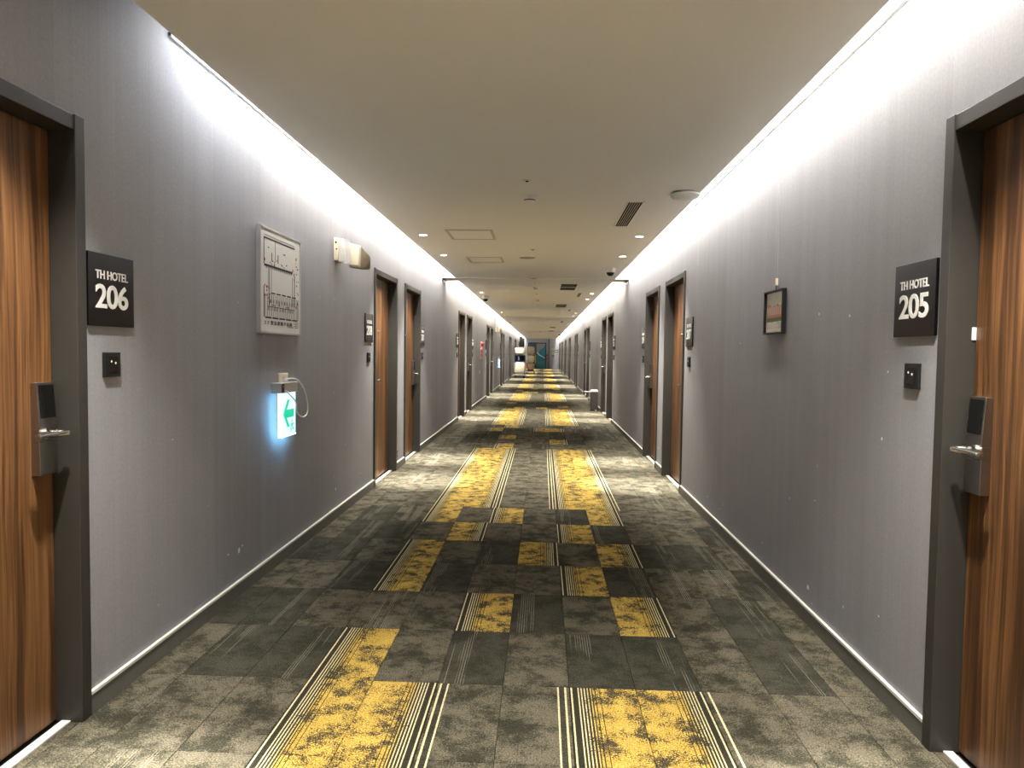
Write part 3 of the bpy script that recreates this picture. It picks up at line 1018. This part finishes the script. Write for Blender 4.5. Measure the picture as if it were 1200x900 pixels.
vent_long(.650, .748, 13.57, 14.55, 3, 'narrow ceiling vent beside the downlights of the second door pair')
vent_long(.284, .578, 16.80, 17.90, 2, 'wide ceiling vent with two dark openings past the second door pair', 'x')
vent_long(.650, .748, 18.7, 19.5, 3, 'narrow ceiling vent before the third door pair')
vent_long(.62, .76, 25.6, 26.9, 3, 'narrow ceiling vent before the fourth door pair')
vent_long(.28, .58, 31.5, 32.8, 2, 'wide ceiling vent with two dark openings before the fifth door pair', 'x')
vent_long(.28, .58, 36.6, 37.9, 2, 'wide ceiling vent with two dark openings before the third beam', 'x')
def hatch(x0, x1, y0, y1, label):
    cx, cy = (x0 + x1) / 2, (y0 + y1) / 2
    t = ceil_thing('access_hatch', cx, cy, label, 'access hatch', 'ceiling access hatches')
    a, b, f = (x1 - x0) / 2, (y1 - y0) / 2, .022
    mb = MB()
    for q in ((-a, -a + f, -b, b), (a - f, a, -b, b), (-a + f, a - f, -b, -b + f), (-a + f, a - f, b - f, b)):
        mb.box(q[0], q[1], q[2], q[3], -.008, 0)
    mb.build('rim', M['hatchrim'], t, bevel=.001)
    MB().box(-a + f + .004, a - f - .004, -b + f + .004, b - f - .004, -.005, -.0005).build('lid', M['ceiling'], t)
hatch(-.945, -.495, 6.71, 7.26, 'square ceiling access hatch before door 208')
hatch(-.950, -.512, 8.61, 9.10, 'square ceiling access hatch beside the round ceiling speaker')
t = ceil_thing('ceiling_speaker', -.205, 8.60, 'flat round beige ceiling speaker beside the second access hatch', 'speaker')
MB().lathe([(.115, 0), (.115, -.004), (.104, -.009), (.02, -.010)], n=32).build('grille', M['hatch'], t, smooth=True)
MB().lathe([(.098, -.0093), (.096, -.0112), (.088, -.0112)], n=32).build('rim_ring', M['creamdark'], t)
t = ceil_thing('ceiling_speaker', -.22, 18.77, 'flat round beige ceiling speaker before the third door pair', 'speaker')
MB().lathe([(.115, 0), (.115, -.004), (.104, -.009), (.02, -.010)], n=24).build('grille', M['hatch'], t, smooth=True)
t = ceil_thing('wireless_access_point', 1.0, 5.15, 'round white disc access point beside the light slot', 'access point')
MB().lathe([(.080, 0), (.100, -.008), (.103, -.020), (.090, -.036), (.05, -.044), (.01, -.045)], n=36).build('disc_body', M['white'], t, smooth=True)
MB().cyl((-.072, -.02, -.0385), (-.066, -.02, -.0425), .006, n=10).build('indicator', M['green'], t)
def dome(x, y, label, k=1.0):
    t = ceil_thing('dome_camera', x, y, label, 'camera', 'dome cameras along the ceiling')
    MB().lathe([(.068 * k, 0), (.070 * k, -.006), (.066 * k, -.050 * k), (.058 * k, -.060 * k)], n=28).build('housing', M['white'], t, smooth=True)
    MB().lathe([(.050 * k, -.058 * k), (.050 * k, -.070 * k), (.040 * k, -.090 * k), (.022 * k, -.102 * k), (.004, -.105 * k)], n=24).build('dome', M['black'], t, smooth=True)
dome(.895, 9.62, 'white dome camera with black lens cover before the first beam', 1.05)
dome(-1.195, 14.55, 'white dome camera beside the downlights of door pair two', 1.1)
dome(.93, 39.9, 'white dome camera just past the third beam', 1.6)
t = ceil_thing('alarm_beacon', -1.20, 25.9, 'small dark red beacon under the ceiling past the second beam', 'beacon')
MB().lathe([(.05, 0), (.05, -.03), (.045, -.035)], n=16).build('base', M['white'], t)
MB().lathe([(.042, -.034), (.042, -.08), (.02, -.10)], n=16).build('lamp', M['red'], t, smooth=True)

# ------------------------------------------------------------------ slim floor machine by the second door pair
t = thing('shoe_polishing_machine', 'slim dark brown floor machine with white top and side bar', 'machine', (1.185, 16.15, 0))
MB().box(-.082, .082, -.09, .09, .03, .435).build('body', M['brown'], t, bevel=.006)
MB().box(-.088, .088, -.10, .10, 0, .03).build('plinth', M['blackmatt'], t, bevel=.004)
MB().hexa([(-.090, -.10, .435), (.090, -.10, .435), (.090, .10, .435), (-.090, .10, .435),
           (-.070, -.08, .478), (.070, -.08, .478), (.070, .08, .478), (-.070, .08, .478)]).build('top_cap', M['white'], t, bevel=.004)
MB().tube([(-.08, 0, .425), (-.15, 0, .430), (-.225, 0, .432)], .012).build('side_bar', M['white'], t, smooth=True)
MB().box(.02, .06, -.102, -.099, .008, .022).build('label_plate', M['tag'], t)

# ------------------------------------------------------------------ housekeeping trolleys far down the corridor
t = thing('linen_trolley', 'white linen trolley on black wheels with dark middle shelf', 'trolley', (-1.16, 36.3, 0))
MB().box(-.26, .26, -.40, .40, .12, .19).build('chassis', M['blackmatt'], t, bevel=.01)
for sx in (-.22, .22):
    for sy in (-.34, .34):
        MB().cyl((sx - .02, sy, .06), (sx + .02, sy, .06), .06, n=14).build('wheel', M['blackmatt'], t)
MB().box(-.27, .27, -.42, -.405, .15, .19).build('bumper', M['white'], t)
MB().blob((0, 0, .52), (.31, .42, .34), .42, jit=.03, seed=2).build('linen_bag', M['linen'], t, smooth=True)
for sx in (-.25, .25):
    for sy in (-.36, .36):
        MB().box(sx - .015, sx + .015, sy - .015, sy + .015, .19, 1.16).build('post', M['blackmatt'], t)
MB().box(-.26, .26, -.38, .38, .86, .90).build('shelf', M['blackmatt'], t)
MB().box(-.27, .27, -.38, .38, 1.13, 1.17).build('upper_shelf', M['blackmatt'], t)
MB().box(-.25, .25, -.02, .02, .90, 1.13).build('divider', M['blackmatt'], t)
o = MB().blob((0, 0, .20), (.29, .36, .20), .55, jit=.05, seed=5).build('laundry_bundle', M['linen'], None, (-1.15, 36.3, 1.18), smooth=True)
tag(o, 'bulging white laundry bundle on top of the linen trolley', 'laundry')
t = thing('spray_bottle', 'blue and white spray bottle on the trolley shelf', 'bottle', (-1.22, 35.99, .902))
MB().lathe([(.035, 0), (.037, .01), (.037, .12), (.015, .16)], n=14).build('bottle', M['bluep'], t, smooth=True)
MB().box(-.015, .015, -.05, .02, .16, .20).build('trigger_head', M['white'], t, bevel=.004)
t = thing('laundry_cart', 'tall cart heaped with tan laundry sacks behind the linen trolley', 'cart', (-.74, 44.0, 0))
MB().box(-.27, .27, -.42, .42, .12, .17).build('platform', M['blackmatt'], t)
for sx in (-.22, .22):
    for sy in (-.36, .36):
        MB().cyl((sx - .02, sy, .06), (sx + .02, sy, .06), .06, n=14).build('wheel', M['blackmatt'], t)
MB().box(-.275, .275, -.43, -.42, .11, .165).build('bumper', M['white'], t)
for i, (z, s, c, m_) in enumerate(((.425, .24, 0, 'linentan'), (.925, .23, -.02, 'linen'), (1.40, .26, .0, 'linentan'))):
    o = MB().blob((0, 0, s), (.24, .34, s), .6, jit=.06, seed=20 + i).build('laundry_sack', M[m_], None, (-.74 + c, 44.0, z - .238), smooth=True)
    tag(o, ['tan laundry sack at the bottom of the heaped cart', 'pale laundry sack in the middle of the heaped cart', 'tan laundry sack on top of the heaped cart'][i], 'laundry sack', 'sacks on the laundry cart')
o = MB().blob((0, 0, .30), (.05, .12, .30), .6, jit=.05, seed=31).build('yellow_cloth', M['yellowp'], None, (-.46, 43.9, .60), smooth=True)
tag(o, 'mustard yellow cloth hanging at the side of the laundry cart', 'cloth')
o = MB().box(-.04, .04, -.02, .02, -.24, .24).build('red_floor_sign', M['red'], None, (-.93, 43.50, .45), bevel=.01)
o.rotation_euler = (0, -.35, 0)
tag(o, 'red folded board leaning on the laundry cart', 'board')

# ------------------------------------------------------------------ far end of the corridor
t = thing('door_35', 'blue mural double doors in the grey end wall', 'door', (-.46, Y1, 0), 0, None, 'structure')
MB().box(-.74, .74, -.05, 0, 2.06, 2.14).build('header', M['casing'], t)
MB().box(-.74, -.68, -.05, 0, 0, 2.06).build('jamb', M['casing'], t)
MB().box(.68, .74, -.05, 0, 0, 2.06).build('jamb', M['casing'], t)
MB().box(-.68, -.04, -.03, 0, .01, 2.06).build('leaf', simple('leaf_blue_grey', (.06, .10, .16), .5), t)
lf = MB().box(-.04, .68, -.03, 0, .01, 2.06).build('leaf', simple('leaf_sea_blue', (.02, .22, .36), .5, 0, .4, .3, 3), t)
MB().plate([(-.04, 1.25), (.0, 1.25), (.22, 1.50), (.50, 1.72), (.64, 1.95), (.68, 2.06), (-.04, 2.06)], -.032, -.029).build('mural_sky', simple('mural_grey', (.30, .32, .33), .5), lf)
MB().plate([(-.02, 1.28), (.22, 1.05), (.42, .98), (.62, .84), (.63, .89), (.42, 1.06), (.24, 1.14), (.02, 1.38)], -.034, -.029).build('mural_wave', simple('mural_white', (.80, .82, .82), .5), lf)
MB().box(-.02, .66, -.033, -.029, .03, .62).build('mural_sand', simple('mural_teal', (.07, .24, .27), .5, 0, .4, .3, 5), lf)
tag(MB().box(.47, .53, 57.75, Y1, 0, ZC).build('trim_5', M['casing']), 'dark upright trim between the blue doors and notices', 'trim', kind='structure')
def notice(x, z, w, h, mat, nm, label, cat):
    o = thing(nm, label, cat, (x, Y1, z))
    MB().box(-w, w, -.02, 0, -h, h).build('sheet', M[mat], o)
    MB().box(-w * .7, w * .7, -.022, -.019, -h * .5, h * .4).build('printed_area', M['cream' if mat != 'blackmatt' else 'white'], o)
notice(.82, 1.60, .13, .11, 'cream', 'wall_notice', 'cream notice, uppermost beside the blue doors', 'notice')
notice(.86, 1.27, .12, .11, 'white', 'wall_notice', 'white notice, under the cream one beside the blue doors', 'notice')
notice(.86, 1.05, .09, .07, 'blackmatt', 'control_panel', 'dark control panel under the white notice', 'panel')
notice(1.14, 1.46, .12, .11, 'blackmatt', 'fire_cabinet', 'black framed panel at the corner of the end wall', 'panel')
t = thing('fire_extinguisher', 'small red and white cylinder on the wall by the blue doors', 'extinguisher', (.38, 57.93, .82))
MB().lathe([(.055, 0), (.06, .02), (.06, .26), (.03, .32)], n=14).build('cylinder', M['red'], t, smooth=True)
MB().box(-.035, .035, -.064, -.058, .06, .20).build('paper_label', M['tag'], t)
MB().box(-.03, .03, -.03, .06, .32, .37).build('valve', M['blackmatt'], t)
MB().box(-.02, .02, .05, .07, .1, .25).build('bracket', M['steeldark'], t)
for y, lab in ((46.9, 'black blade screen jutting from the wall before the blue doors'), (52.2, 'second black blade screen jutting from the wall by the end')):
    o = wall_thing('wall_screen', -1, y, 2.0, lab, 'screen', 'blade screens on the floor-plan wall')
    MB().box(-.03, .03, -.22, -.04, -.38, .36).build('screen', M['black'], o, bevel=.004)
    MB().box(-.02, .02, -.05, 0, -.05, .05).build('bracket', M['steeldark'], o)
